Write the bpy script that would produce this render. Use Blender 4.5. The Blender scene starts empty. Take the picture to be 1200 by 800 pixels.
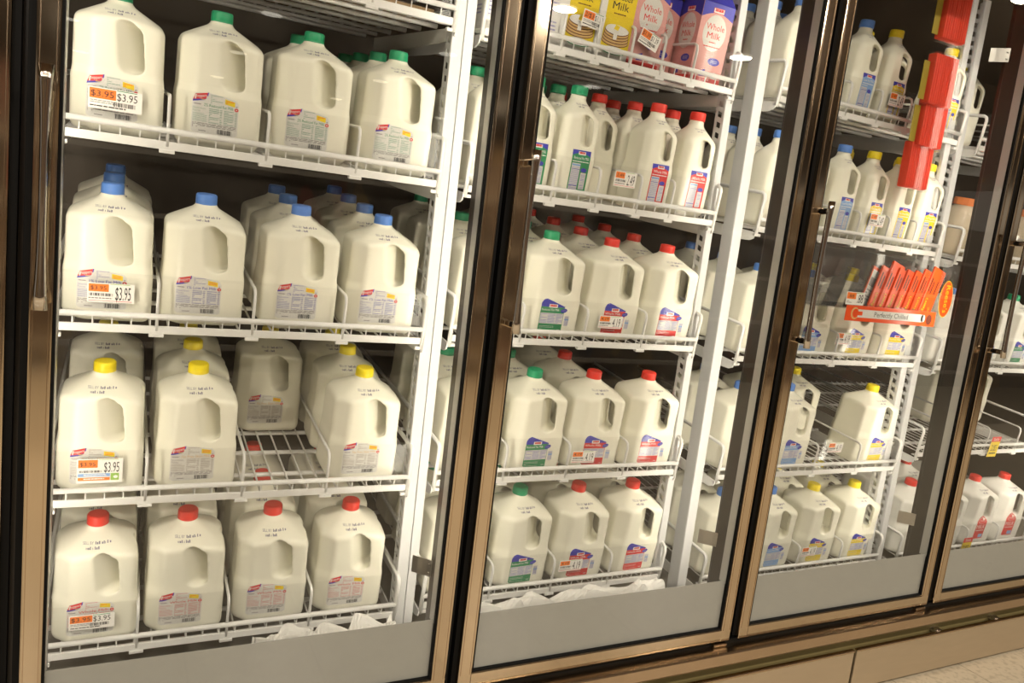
import bpy, bmesh, math, random
import numpy as np
from mathutils import Matrix, Vector
from mathutils.bvhtree import BVHTree
R = random.Random(7)
sc = bpy.context.scene
COL = sc.collection

# ------------------------------------------------------------------ camera
YAW, PITCH, ROLL, FPX = 0.478, 0.1447, 0.1191, 900.1
CAM = Vector((0.1292, -1.3018, 0.9405))
fw = Vector((math.sin(YAW)*math.cos(PITCH), math.cos(YAW)*math.cos(PITCH), -math.sin(PITCH)))
rt = fw.cross(Vector((0, 0, 1))).normalized(); up = rt.cross(fw)
cr, sr = math.cos(ROLL), math.sin(ROLL)
rt2 = rt*cr + up*sr; up2 = up*cr - rt*sr
cd = bpy.data.cameras.new('camera'); cam = bpy.data.objects.new('camera', cd); COL.objects.link(cam)
cd.sensor_width = 36; cd.lens = 36*FPX/1200; cd.clip_start = .02
m3 = Matrix((rt2, up2, -fw)).transposed()
cam.matrix_world = Matrix.Translation(CAM) @ m3.to_4x4()
sc.camera = cam

# ------------------------------------------------------------------ world, exposure
w = bpy.data.worlds.new('world'); sc.world = w; w.use_nodes = True
bg = w.node_tree.nodes['Background']; bg.inputs[0].default_value = (1.0, .90, .78, 1); bg.inputs[1].default_value = .22
sc.view_settings.view_transform = 'Standard'; sc.view_settings.look = 'None'
sc.view_settings.gamma = 1; sc.view_settings.use_curve_mapping = False
sc.view_settings.exposure = 0.48
LAMP_W = 2.1          # each case lamp
CEIL_W = 38.0         # each ceiling lamp

# ------------------------------------------------------------------ materials
def mat(name, col, rough=.5, metal=0., noise=0., nscale=40., spec=.5, bump=0., stretch=None, emit=0., sss=0., coat=0.):
    m = bpy.data.materials.new(name); m.use_nodes = True
    nt = m.node_tree; b = nt.nodes['Principled BSDF']
    c = (*col, 1)
    b.inputs['Base Color'].default_value = c; b.inputs['Roughness'].default_value = rough
    b.inputs['Metallic'].default_value = metal; b.inputs['Specular IOR Level'].default_value = spec
    b.inputs['Coat Weight'].default_value = coat; b.inputs['Coat Roughness'].default_value = .12
    if sss:
        b.inputs['Subsurface Weight'].default_value = sss; b.inputs['Subsurface Radius'].default_value = (.02, .016, .009)
    if emit:
        b.inputs['Emission Color'].default_value = c; b.inputs['Emission Strength'].default_value = emit
    if noise or bump:
        tc = nt.nodes.new('ShaderNodeTexCoord'); mp = nt.nodes.new('ShaderNodeMapping')
        nz = nt.nodes.new('ShaderNodeTexNoise'); nz.inputs['Scale'].default_value = nscale; nz.inputs['Detail'].default_value = 3
        if stretch: mp.inputs['Scale'].default_value = stretch
        nt.links.new(tc.outputs['Object'], mp.inputs[0]); nt.links.new(mp.outputs[0], nz.inputs['Vector'])
        if noise:
            mx = nt.nodes.new('ShaderNodeMix'); mx.data_type = 'RGBA'
            mx.inputs[6].default_value = tuple(max(0, v*(1-noise)) for v in col)+(1,)
            mx.inputs[7].default_value = tuple(min(1, v*(1+noise)) for v in col)+(1,)
            nt.links.new(nz.outputs['Fac'], mx.inputs[0]); nt.links.new(mx.outputs[2], b.inputs['Base Color'])
        if bump:
            bp = nt.nodes.new('ShaderNodeBump'); bp.inputs['Strength'].default_value = bump; bp.inputs['Distance'].default_value = .002
            nt.links.new(nz.outputs['Fac'], bp.inputs['Height']); nt.links.new(bp.outputs[0], b.inputs['Normal'])
    return m
def clear(name, tint=(1, 1, 1), haze=0., ior=1.45, rough=.0, hazecol=(.9, .9, .88)):
    m = bpy.data.materials.new(name); m.use_nodes = True; nt = m.node_tree; nt.nodes.clear()
    o = nt.nodes.new('ShaderNodeOutputMaterial'); t = nt.nodes.new('ShaderNodeBsdfTransparent'); t.inputs[0].default_value = (*tint, 1)
    g = nt.nodes.new('ShaderNodeBsdfGlossy'); g.inputs['Roughness'].default_value = rough
    f0 = ((ior-1)/(ior+1))**2          # Schlick reflectance, the same from both sides of the sheet
    lw = nt.nodes.new('ShaderNodeLayerWeight'); lw.inputs['Blend'].default_value = .5
    pw = nt.nodes.new('ShaderNodeMath'); pw.operation = 'POWER'; pw.inputs[1].default_value = 5
    f = nt.nodes.new('ShaderNodeMath'); f.operation = 'MULTIPLY_ADD'; f.inputs[1].default_value = 1-f0; f.inputs[2].default_value = f0
    nt.links.new(lw.outputs['Facing'], pw.inputs[0]); nt.links.new(pw.outputs[0], f.inputs[0])
    mx = nt.nodes.new('ShaderNodeMixShader'); nt.links.new(f.outputs[0], mx.inputs[0])
    src = t.outputs[0]
    if haze:
        d = nt.nodes.new('ShaderNodeBsdfDiffuse'); d.inputs[0].default_value = (*hazecol, 1)
        m2 = nt.nodes.new('ShaderNodeMixShader'); m2.inputs[0].default_value = haze
        nt.links.new(t.outputs[0], m2.inputs[1]); nt.links.new(d.outputs[0], m2.inputs[2]); src = m2.outputs[0]
    nt.links.new(src, mx.inputs[1]); nt.links.new(g.outputs[0], mx.inputs[2]); nt.links.new(mx.outputs[0], o.inputs[0])
    return m
M = {}
M['milk'] = mat('milk_jug_plastic', (.865, .845, .725), .27, noise=.03, nscale=25, spec=.5)
M['milk_pale'] = mat('pale_jug_plastic', (.86, .85, .80), .3, noise=.03, nscale=25)
for n, c in dict(green=(.02, .33, .15), blue=(.10, .24, .66), yellow=(.90, .72, .02), red=(.78, .045, .03), orange=(.75, .22, .05)).items():
    M['cap_'+n] = mat('cap_'+n, c, .38, noise=.06, nscale=60)
M['label'] = mat('label_paper', (.70, .69, .66), .4, noise=.04, nscale=90)
M['white'] = mat('white_print', (.86, .85, .82), .45, noise=.03)
M['tag'] = mat('tag_paper', (.85, .83, .80), .5, noise=.03)
M['black'] = mat('black_print', (.02, .02, .025), .5, noise=.2)
M['grey'] = mat('grey_print', (.30, .28, .28), .5, noise=.15, nscale=300)
M['p_red'] = mat('red_print', (.70, .03, .03), .4, noise=.06)
M['p_pink'] = mat('pink_print', (.72, .36, .34), .45, noise=.10, nscale=200)
M['p_blue'] = mat('blue_print', (.05, .05, .45), .4, noise=.06)
M['p_lblue'] = mat('light_blue_print', (.24, .42, .76), .4, noise=.06)
M['p_lav'] = mat('lavender_print', (.36, .36, .62), .45, noise=.1)
M['p_green'] = mat('green_print', (.03, .27, .11), .4, noise=.06)
M['p_lgreen'] = mat('light_green_print', (.30, .52, .10), .4, noise=.06)
M['p_yellow'] = mat('yellow_print', (.88, .66, .02), .4, noise=.06)
M['p_orange'] = mat('orange_print', (.92, .22, .03), .45, noise=.05)
M['p_tan'] = mat('tan_print', (.72, .46, .18), .45, noise=.08)
M['t_green'] = mat('green_small_print', (.28, .42, .34), .5, noise=.1)
M['t_blue'] = mat('blue_small_print', (.26, .27, .50), .5, noise=.1)
M['t_red'] = mat('red_small_print', (.68, .28, .26), .5, noise=.1)
M['t_tan'] = mat('grey_small_print', (.42, .38, .34), .5, noise=.1)
M['stamp'] = mat('date_ink', (.20, .19, .26), .5, noise=.2)
M['wire'] = mat('white_enamel', (.74, .735, .725), .32, noise=.04, nscale=30)
M['post'] = mat('white_painted_steel', (.62, .625, .635), .35, noise=.06, nscale=20)
M['bronze'] = mat('bronze_polished_metal', (.60, .49, .355), .10, 1., noise=.05, nscale=9, stretch=(60, 60, 1))
M['bronze_d'] = mat('bronze_edge_metal', (.50, .38, .26), .22, 1., noise=.08, nscale=20)
M['chrome'] = mat('chrome', (.62, .57, .50), .07, 1., noise=.03)
M['steel'] = mat('brushed_steel', (.55, .53, .50), .3, 1., noise=.08, nscale=60, stretch=(1, 1, 30))
M['gasket'] = mat('black_rubber', (.004, .004, .004), .6, noise=.2, spec=.15)
M['panel'] = mat('grey_sill_paint', (.37, .37, .355), .38, noise=.05, nscale=30)
M['spacer'] = mat('light_aluminium', (.58, .57, .55), .4, .6, noise=.06)
M['mullion'] = mat('dark_mullion_plastic', (.045, .036, .028), .3, noise=.1)
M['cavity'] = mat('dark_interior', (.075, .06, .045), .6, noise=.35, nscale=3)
M['liner'] = mat('interior_floor_liner', (.22, .20, .17), .5, noise=.15, nscale=8)
M['kick'] = mat('tan_kick_metal', (.52, .43, .31), .33, .75, noise=.06, nscale=12, stretch=(1, 1, 6))
M['recess'] = mat('olive_recess', (.26, .21, .09), .5, .2, noise=.12)
M['guard'] = clear('clear_acrylic', (.997, .997, .996), .004, 1.25)
M['glass'] = clear('door_glass', (.96, .965, .955), .0, 1.5)
M['film'] = clear('clear_wrap', (.97, .97, .97), .01, 1.22, .06)
M['tray'] = clear('clear_tray', (.96, .96, .96), .03, 1.3, .03)
M['paper'] = mat('crumpled_paper', (.80, .79, .77), .6, noise=.05, bump=.1)
M['card'] = mat('brown_cardboard', (.36, .24, .13), .7, noise=.1)
M['snack'] = mat('red_snack', (.95, .062, .018), .6, noise=.15, nscale=60)
M['candy'] = mat('orange_candy_wrap', (.85, .09, .015), .3, noise=.08)
M['brown'] = mat('brown_print', (.13, .03, .015), .45, noise=.1)
M['olive'] = mat('olive_card', (.42, .33, .03), .5, noise=.1)
M['lamp_on'] = mat('lamp_lens', (1, .93, .80), .4, emit=3.)
M['lamp_body'] = mat('lamp_housing', (.5, .45, .38), .5, noise=.05)
M['jar'] = mat('cream_jar', (.62, .53, .40), .25, noise=.06)
M['plug'] = mat('dark_plug', (.03, .03, .03), .4, noise=.1)
def bands(name, stops, axis='Z', scale=1., noise=0., nscale=6.):
    m = mat(name, (1, 1, 1), .6); nt = m.node_tree; b = nt.nodes['Principled BSDF']
    tc = nt.nodes.new('ShaderNodeTexCoord'); br = nt.nodes.new('ShaderNodeTexVoronoi'); br.feature = 'F1'; br.inputs['Scale'].default_value = nscale
    mp = nt.nodes.new('ShaderNodeMapping'); mp.inputs['Scale'].default_value = (1.4, 1, .55)
    cr_ = nt.nodes.new('ShaderNodeValToRGB'); cr_.color_ramp.interpolation = 'CONSTANT'
    sp = nt.nodes.new('ShaderNodeSeparateColor')
    e = cr_.color_ramp.elements
    while len(e) < len(stops): e.new(.5)
    for el, (p, c) in zip(e, stops): el.position = p; el.color = (*c, 1)
    nt.links.new(tc.outputs['Object'], mp.inputs[0]); nt.links.new(mp.outputs[0], br.inputs['Vector'])
    nt.links.new(br.outputs['Color'], sp.inputs[0]); nt.links.new(sp.outputs[0], cr_.inputs[0]); nt.links.new(cr_.outputs[0], b.inputs['Base Color'])
    return m
M['store'] = bands('store_wares', [(0, (.06, .045, .035)), (.45, (.13, .085, .055)), (.66, (.22, .05, .03)), (.72, (.12, .10, .075)), (.84, (.30, .20, .06)), (.9, (.20, .15, .11)), (.96, (.05, .06, .10))], nscale=5.)
M['ceil'] = mat('store_ceiling', (.16, .10, .055), .7, noise=.15, nscale=2)
def floor_mat():
    m = mat('beige_floor_tile', (.5, .43, .32), .3); nt = m.node_tree; b = nt.nodes['Principled BSDF']
    tc = nt.nodes.new('ShaderNodeTexCoord'); br = nt.nodes.new('ShaderNodeTexBrick'); br.offset = 0
    br.inputs['Scale'].default_value = 1.; br.inputs['Brick Width'].default_value = .305; br.inputs['Row Height'].default_value = .305
    br.inputs['Mortar Size'].default_value = .002; br.inputs['Color1'].default_value = (.56, .48, .36, 1); br.inputs['Color2'].default_value = (.52, .45, .34, 1)
    br.inputs['Mortar'].default_value = (.3, .25, .18, 1)
    nz = nt.nodes.new('ShaderNodeTexNoise'); nz.inputs['Scale'].default_value = 60; nz.inputs['Detail'].default_value = 4
    rp = nt.nodes.new('ShaderNodeValToRGB'); rp.color_ramp.elements[0].position = .38; rp.color_ramp.elements[0].color = (.78, .77, .75, 1); rp.color_ramp.elements[1].position = .5
    mx = nt.nodes.new('ShaderNodeMix'); mx.data_type = 'RGBA'; mx.blend_type = 'MULTIPLY'; mx.inputs[0].default_value = 1
    nt.links.new(tc.outputs['Object'], br.inputs['Vector']); nt.links.new(tc.outputs['Object'], nz.inputs['Vector']); nt.links.new(nz.outputs['Fac'], rp.inputs[0])
    nt.links.new(br.outputs['Color'], mx.inputs[6]); nt.links.new(rp.outputs[0], mx.inputs[7]); nt.links.new(mx.outputs[2], b.inputs['Base Color'])
    return m
M['floor'] = floor_mat()

# ------------------------------------------------------------------ mesh helpers
class MB:
    def __init__(s): s.v = []; s.f = []; s.mi = []; s.mats = []
    def mid(s, m):
        if m not in s.mats: s.mats.append(m)
        return s.mats.index(m)
    def add(s, vs, fs, m):
        o = len(s.v); s.v += [tuple(v) for v in vs]; k = s.mid(m)
        for f in fs: s.f.append(tuple(o+i for i in f)); s.mi.append(k)
    def box(s, a, b, m, mtx=None):
        (x0, y0, z0), (x1, y1, z1) = a, b
        vs = [Vector(p) for p in ((x0,y0,z0),(x1,y0,z0),(x1,y1,z0),(x0,y1,z0),(x0,y0,z1),(x1,y0,z1),(x1,y1,z1),(x0,y1,z1))]
        if mtx is not None: vs = [mtx @ v for v in vs]
        s.add(vs, ((0,3,2,1),(4,5,6,7),(0,1,5,4),(1,2,6,5),(2,3,7,6),(3,0,4,7)), m)
    def bevbox(s, a, b, m, r=.003, mtx=None):
        bm = bmesh.new(); bmesh.ops.create_cube(bm, size=1)
        for v in bm.verts: v.co = Vector([(a[i]+b[i])/2+v.co[i]*(b[i]-a[i]) for i in range(3)])
        bmesh.ops.bevel(bm, geom=bm.edges[:], offset=r, segments=2, affect='EDGES', profile=.5)
        bm.verts.index_update()
        s.add([(mtx @ v.co if mtx is not None else v.co) for v in bm.verts], [[v.index for v in f.verts] for f in bm.faces], m); bm.free()
    def prism(s, pts, d, m, axis=1):   # polygon in the plane normal to axis, extruded from d[0] to d[1]
        def P(p, t):
            l = list(p); l.insert(axis, t); return tuple(l)
        n = len(pts); vs = [P(p, d[0]) for p in pts]+[P(p, d[1]) for p in pts]
        fs = [tuple(range(n)), tuple(range(2*n-1, n-1, -1))]+[(i, i+n, (i+1) % n+n, (i+1) % n) for i in range(n)]
        s.add(vs, fs, m)
    def tube(s, pts, r, m, n=6):
        pts = [Vector(p) for p in pts]; rings = []
        t0 = None; a = None
        for i, p in enumerate(pts):
            t = ((pts[i+1]-p).normalized() if i == 0 else (p-pts[i-1]).normalized() if i == len(pts)-1 else ((pts[i+1]-p).normalized()+(p-pts[i-1]).normalized()).normalized())
            if a is None:
                a = t.orthogonal().normalized()
            a = (a-t*a.dot(t)).normalized(); b = t.cross(a)
            rr = r[i] if isinstance(r, (list, tuple)) else r
            rings.append([p+(a*math.cos(2*math.pi*k/n)+b*math.sin(2*math.pi*k/n))*rr for k in range(n)])
        vs = [v for g in rings for v in g]; fs = []
        for i in range(len(pts)-1):
            for k in range(n): fs.append((i*n+k, i*n+(k+1) % n, (i+1)*n+(k+1) % n, (i+1)*n+k))
        fs.append(tuple(range(n-1, -1, -1))); fs.append(tuple(range((len(pts)-1)*n, len(pts)*n)))
        s.add(vs, fs, m)
    def lathe(s, prof, m, n=24, ridge=None):
        vs = []; fs = []
        for j, (r, z) in enumerate(prof):
            for k in range(n):
                rr = r+(ridge[j]*(1 if k % 2 else -1) if ridge else 0)
                vs.append((rr*math.cos(2*math.pi*k/n), rr*math.sin(2*math.pi*k/n), z))
        for j in range(len(prof)-1):
            for k in range(n): fs.append((j*n+k, j*n+(k+1) % n, (j+1)*n+(k+1) % n, (j+1)*n+k))
        fs.append(tuple(range(n-1, -1, -1))); fs.append(tuple(range((len(prof)-1)*n, len(prof)*n)))
        s.add(vs, fs, m)
    def mesh(s, name, smooth=False):
        me = bpy.data.meshes.new(name); me.from_pydata(s.v, [], s.f)
        for m in s.mats: me.materials.append(M[m])
        me.polygons.foreach_set('material_index', s.mi)
        if smooth: me.polygons.foreach_set('use_smooth', [True]*len(s.f))
        me.update(); return me
    def build(s, name, parent=None, smooth=False):
        return link(name, s.mesh(name, smooth), parent)
def link(name, me, parent=None):
    o = bpy.data.objects.new(name, me); COL.objects.link(o)
    if parent is not None: o.parent = parent
    return o
def tag(o, label=None, cat=None, group=None, kind=None):
    for k, v in (('label', label), ('category', cat), ('group', group), ('kind', kind)):
        if v: o[k] = v
    return o
def empty(name, loc=(0, 0, 0)):
    o = bpy.data.objects.new(name, None); COL.objects.link(o); o.location = loc; o.empty_display_size = .05; return o
def struct(name, mb, smooth=False): return tag(mb.build(name, None, smooth), kind='structure')
def copy_tree(o, parent=None):
    c = o.copy(); COL.objects.link(c); c.parent = parent
    for ch in o.children: copy_tree(ch, c)
    return c
_tc = {}
def text_geo(s):
    if s not in _tc:
        cu = bpy.data.curves.new('txt', 'FONT'); cu.body = s; cu.resolution_u = 2
        o = bpy.data.objects.new('txt', cu); me = bpy.data.meshes.new_from_object(o)
        vs = [(v.co.x, v.co.y) for v in me.vertices]; fs = [tuple(p.vertices) for p in me.polygons]
        bpy.data.objects.remove(o); bpy.data.curves.remove(cu); bpy.data.meshes.remove(me)
        x0 = min(v[0] for v in vs); x1 = max(v[0] for v in vs); y0 = 0.; y1 = max(v[1] for v in vs)
        _tc[s] = ([((x-x0)/(x1-x0), (y-y0)/(y1-y0)) for x, y in vs], fs)
    return _tc[s]
class Decal:                            # flat print in (x, z), wrapped on a surface afterwards
    off = (0, 0)
    def __init__(s): s.v = []; s.f = []; s.mi = []; s.mats = []
    def add(s, vs, fs, m, layer):
        if m not in s.mats: s.mats.append(m)
        o = len(s.v); s.v += [(x, z, layer) for x, z in vs]
        for f in fs: s.f.append(tuple(o+i for i in f)); s.mi.append(s.mats.index(m))
    def quad(s, p, m, layer=1, n=1, k=1):   # p: bl, br, tr, tl
        vs = []; 
        for j in range(k+1):
            for i in range(n+1):
                a, b = i/n, j/k
                vs.append(tuple((p[0][c]*(1-a)+p[1][c]*a)*(1-b)+(p[3][c]*(1-a)+p[2][c]*a)*b for c in (0, 1)))
        s.add(vs, [(j*(n+1)+i, j*(n+1)+i+1, (j+1)*(n+1)+i+1, (j+1)*(n+1)+i) for j in range(k) for i in range(n)], m, layer)
    def rect(s, x0, z0, x1, z1, m, layer=1, n=1, k=1): s.quad(((x0, z0), (x1, z0), (x1, z1), (x0, z1)), m, layer, n, k)
    def shape(s, x0, x1, bot, top, m, layer=1, n=12, k=8):
        vs = []
        for j in range(k+1):
            for i in range(n+1):
                u = i/n; b, t = bot(u), top(u); vs.append((x0+(x1-x0)*u, b+(t-b)*j/k))
        s.add(vs, [(j*(n+1)+i, j*(n+1)+i+1, (j+1)*(n+1)+i+1, (j+1)*(n+1)+i) for j in range(k) for i in range(n)], m, layer)
    def oval(s, cx, cz, a, b, m, layer=1, n=20, rot=0.):
        c, sn = math.cos(rot), math.sin(rot); vs = [(cx, cz)]
        for k in range(n):
            x, z = a*math.cos(2*math.pi*k/n), b*math.sin(2*math.pi*k/n); vs.append((cx+x*c-z*sn, cz+x*sn+z*c))
        s.add(vs, [(0, 1+k, 1+(k+1) % n) for k in range(n)], m, layer)
    def text(s, t, x0, z0, x1, h, m, layer=2, rot=0.):    # fills the width x0..x1
        vs, fs = text_geo(t); c, sn = math.cos(rot), math.sin(rot)
        s.add([(x0+(x1-x0)*a*c-h*b*sn, z0+(x1-x0)*a*sn+h*b*c) for a, b in vs], fs, m, layer)
    def lines(s, x0, z0, x1, z1, n, m, layer=2, frac=.5, gap=.25, rnd=None):
        rnd = rnd or R; p = (z1-z0)/n
        for i in range(n):
            z = z0+p*(i+.25); x = x0
            while x < x1-.4:
                l = rnd.uniform(2, 7)*(x1-x0)/40; e = min(x1, x+l); s.rect(x, z, e, z+p*frac, m, layer); x = e+rnd.uniform(.4, 1.2)*(x1-x0)/40
                if rnd.random() < gap*.15: break
    def barcode(s, x0, z0, x1, z1, m, layer=2):
        x = x0; r = random.Random(3)
        while x < x1:
            wd = r.choice((.35, .7, 1.0))*(x1-x0)/26; s.rect(x, z0, min(x1, x+wd), z1, m, layer); x += wd+r.choice((.35, .6, .9))*(x1-x0)/26
    def build(s, name, parent=None, bvh=None, eps=.00022, scale=.001, mtx=None, mesh_only=False, normal_y=-1):
        me = bpy.data.meshes.new(name); vs = []
        for x, z, l in s.v:
            x = (x+s.off[0])*scale; z = (z+s.off[1])*scale
            if bvh:
                h, nn, _, _ = bvh.ray_cast(Vector((x, -1, z)), Vector((0, 1, 0)))
                p = (h+nn*eps*l) if h else Vector((x, 0, z))
            else:
                p = Vector((x, -eps*l, z))
            if mtx is not None: p = mtx @ p
            vs.append(p)
        me.from_pydata(vs, [], s.f)
        for m in s.mats: me.materials.append(M[m])
        me.polygons.foreach_set('material_index', s.mi); me.update()
        if bvh: me.polygons.foreach_set('use_smooth', [True]*len(s.f))
        return me if mesh_only else link(name, me, parent)

# ------------------------------------------------------------------ the place
PITCHX = .762; SHY = .261; TILT = .128; FLOOR = -.2; TOP = 1.78
mb = MB(); mb.box((-14, -17, FLOOR-.1), (18, .02, FLOOR), 'floor'); struct('floor', mb)
mb = MB(); mb.box((-14, -16.6, FLOOR), (18, -16.4, 3.1), 'store'); struct('wall_opposite', mb)
mb = MB(); mb.box((-14, -16.6, 3.1), (18, 1.3, 3.2), 'ceil'); struct('ceiling', mb)
mb = MB(); mb.box((-9, -4.7, FLOOR), (14, -3.9, 1.5), 'store')
for zz in (-.05, .35, .75, 1.12): mb.box((-9, -3.9, zz), (14, -3.84, zz+.03), 'lamp_body')
struct('wall_aisle', mb)
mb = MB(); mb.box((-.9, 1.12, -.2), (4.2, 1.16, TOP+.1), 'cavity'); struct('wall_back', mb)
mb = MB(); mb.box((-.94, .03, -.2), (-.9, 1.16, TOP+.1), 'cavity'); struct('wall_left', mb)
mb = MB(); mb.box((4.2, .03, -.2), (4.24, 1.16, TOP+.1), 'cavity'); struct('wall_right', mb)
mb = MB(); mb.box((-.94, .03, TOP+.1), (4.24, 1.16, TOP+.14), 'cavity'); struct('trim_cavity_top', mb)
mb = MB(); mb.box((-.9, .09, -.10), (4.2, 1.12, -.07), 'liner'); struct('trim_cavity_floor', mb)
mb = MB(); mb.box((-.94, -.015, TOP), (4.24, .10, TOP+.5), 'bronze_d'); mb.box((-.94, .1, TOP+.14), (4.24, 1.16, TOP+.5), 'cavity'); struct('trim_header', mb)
# sill under the doors: bright ledge, olive recess
mb = MB(); mb.bevbox((-.94, -.030, -.046), (4.24, .10, -.012), 'bronze_d', .004); mb.box((-.94, .008, -.013), (4.24, .032, -.001), 'gasket'); struct('trim_sill', mb)  # black strip added to make the gap under the doors dark
mb = MB(); mb.box((-.94, .0, -.2), (4.24, .03, -.046), 'recess'); struct('wall_front', mb)
# store ceiling lamps
k = 0
for yy in (-2.4, -5.4, -8.4, -11.4, -14.4):
    for xx in (-5.05, -2.85, -.65, 1.55, 3.75, 5.95):
        t = empty('ceiling_lamp', (xx, yy, 3.1))
        b = MB(); b.lathe([(.16, 0), (.16, -.03), (.14, -.05)], 'lamp_body', 20); b.build('housing', t)
        b = MB(); b.lathe([(.12, -.045), (.12, -.056), (.10, -.06)], 'lamp_on', 20); b.build('lens', t)
        tag(t, kind='structure')
        if yy < -6: continue
        ld = bpy.data.lights.new('ceiling_light', 'AREA'); ld.shape = 'DISK'; ld.size = .22; ld.energy = CEIL_W; ld.color = (1, .89, .74)
        lo = bpy.data.objects.new('ceiling_light', ld); COL.objects.link(lo); lo.location = (xx, yy, 3.03)
        k += 1

# ------------------------------------------------------------------ mullions with their lamps
def plate_pts():   # bent steel plate profile in (x, y)
    return [(0, 0), (-.007, .010), (-.014, .018), (-.022, .026), (-.030, .036)]
for k in range(0, 5):
    X = k*PITCHX
    t = empty('trim_%d' % (k+1), (X, 0, 0)); tag(t, kind='structure')
    b = MB(); b.bevbox((-.044, .034, -.03), (.044, .080, TOP), 'mullion', .004); b.build('mullion_post', t)
    b = MB(); b.bevbox((-.022, .080, .10), (.022, .088, 1.72), 'lamp_body', .002); b.box((-.029, .080, .08), (-.027, .096, 1.74), 'mullion'); b.box((.027, .080, .08), (.029, .096, 1.74), 'mullion'); b.build('lamp_housing', t)
    b = MB(); b.bevbox((-.016, .087, .12), (.016, .091, 1.70), 'lamp_on', .0015); b.build('lamp_lens', t)
    zs = (.235,) if k != 3 else (.235, 1.56)
    for zz in zs:
        b = MB(); pts = plate_pts()
        for i in range(len(pts)-1):
            (x0, y0), (x1, y1) = pts[i], pts[i+1]
            b.add([(x0-.044, y0+.07, zz-.018), (x1-.044, y1+.07, zz-.018), (x1-.044, y1+.07, zz+.018), (x0-.044, y0+.07, zz+.018),
                   (x0-.0425, y0+.0715, zz-.018), (x1-.0425, y1+.0715, zz-.018), (x1-.0425, y1+.0715, zz+.018), (x0-.0425, y0+.0715, zz+.018)],
                  ((0, 3, 2, 1), (4, 5, 6, 7), (0, 1, 5, 4), (3, 7, 6, 2), (0, 4, 7, 3), (1, 2, 6, 5)), 'steel')
        for dz in (-.009, .009): b.tube([(-.049, .070+.003, zz+dz), (-.052, .068+.003, zz+dz)], .003, 'steel', 8)
        b.build('steel_tab', t)
    ld = bpy.data.lights.new('case_light', 'AREA'); ld.shape = 'RECTANGLE'; ld.size = .04; ld.size_y = 1.58; ld.energy = LAMP_W; ld.color = (1, .96, .90)
    lo = bpy.data.objects.new('case_light', ld); COL.objects.link(lo); lo.location = (X, .094, .91)
    lo.rotation_euler = (math.radians(90), 0, math.radians(180))

# ------------------------------------------------------------------ doors
DW0, DW1 = .010, .744
def make_door(handle=True):
    t = empty('cooler_door')
    zt = TOP-.01
    for x0, x1 in ((DW0, DW0+.031), (DW1-.031, DW1)):
        b = MB(); b.bevbox((x0, 0, 0), (x1, .026, zt), 'bronze', .0025)
        b.box((x0+.0045, -.0006, .03), (x0+.0058, .001, zt-.03), 'bronze_d'); b.box((x1-.0058, -.0006, .03), (x1-.0045, .001, zt-.03), 'bronze_d')
        b.build('stile', t)
    b = MB(); b.bevbox((DW0, .0008, 0), (DW1, .026, .032), 'bronze', .0025); b.build('bottom_rail', t)
    b = MB(); b.bevbox((DW0, .0008, zt-.035), (DW1, .026, zt), 'bronze', .0025); b.build('top_rail', t)
    b = MB(); g = .0035; xi0, xi1, zi0, zi1 = DW0+.031, DW1-.031, .032, zt-.035
    b.box((xi0, .003, zi0), (xi0+g, .022, zi1), 'gasket'); b.box((xi1-g, .003, zi0), (xi1, .022, zi1), 'gasket')
    b.box((xi0, .003, zi0), (xi1, .022, zi0+g), 'gasket'); b.box((xi0, .003, zi1-g), (xi1, .022, zi1), 'gasket'); b.build('gasket', t)
    b = MB(); b.box((DW0-.010, .012, .004), (DW0, .030, zt), 'gasket'); b.box((DW1, .012, .004), (DW1+.010, .030, zt), 'gasket'); b.build('edge_seal', t)
    b = MB(); b.box((xi0+.002, .0075, zi0+.002), (xi1-.002, .0095, zi1-.002), 'glass'); b.build('glass_pane', t)
    b = MB(); b.box((xi1-.0045, .010, .15), (xi1-.0036, .032, zi1), 'spacer'); b.box((xi0+.0036, .010, .15), (xi0+.0045, .032, zi1), 'spacer'); b.build('glass_spacer', t)
    b = MB(); b.box((xi0+.0036, .0115, zi0+.0036), (xi1-.0036, .0135, .157), 'panel'); b.build('lower_panel', t)
    if handle:
        h = MB(); n = 17; xc = DW0+.0165; vs = []; fs = []
        for i in range(n):
            s = i/(n-1); z = .748+.338*s; e = abs(2*s-1)
            hw = .0052+.0052*e**3; yo = -.040+.004*(1-e**2); th = .006
            vs += [(xc-hw, yo, z), (xc-hw*.5, yo-th*.7, z), (xc+hw*.5, yo-th*.7, z), (xc+hw, yo, z), (xc+hw*.6, yo+th, z), (xc-hw*.6, yo+th, z)]
        for i in range(n-1):
            for j in range(6): fs.append((i*6+j, i*6+(j+1) % 6, (i+1)*6+(j+1) % 6, (i+1)*6+j))
        fs += [tuple(range(5, -1, -1)), tuple(range((n-1)*6, n*6))]
        h.add(vs, fs, 'chrome'); ho = h.build('handle', t, True)
        for z in (.762, 1.062):
            b = MB(); b.bevbox((xc-.0055, -.036, z-.006), (xc+.0055, .001, z+.008), 'chrome', .003); b.build('handle_mount', ho)
    b = MB(); b.bevbox((DW1-.050, -.004, -.011), (DW1-.010, .02, -.003), 'bronze_d', .002); b.build('hinge', t)
    return t
door = make_door()
for k in range(-1, 4):
    d = door if k == -1 else copy_tree(door)
    d.location = (k*PITCHX, 0, 0)
    nm = {-1: 'bronze-framed cooler door cut off at the left edge of the photo', 0: 'bronze-framed glass cooler door in front of the yellow-capped jugs',
          1: 'bronze-framed glass cooler door in front of the milk cartons', 2: 'bronze-framed glass cooler door in front of the orange candy rack',
          3: 'bronze-framed glass cooler door at the right edge of the photo'}[k]
    tag(d, nm, 'door', 'glass cooler doors')

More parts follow.
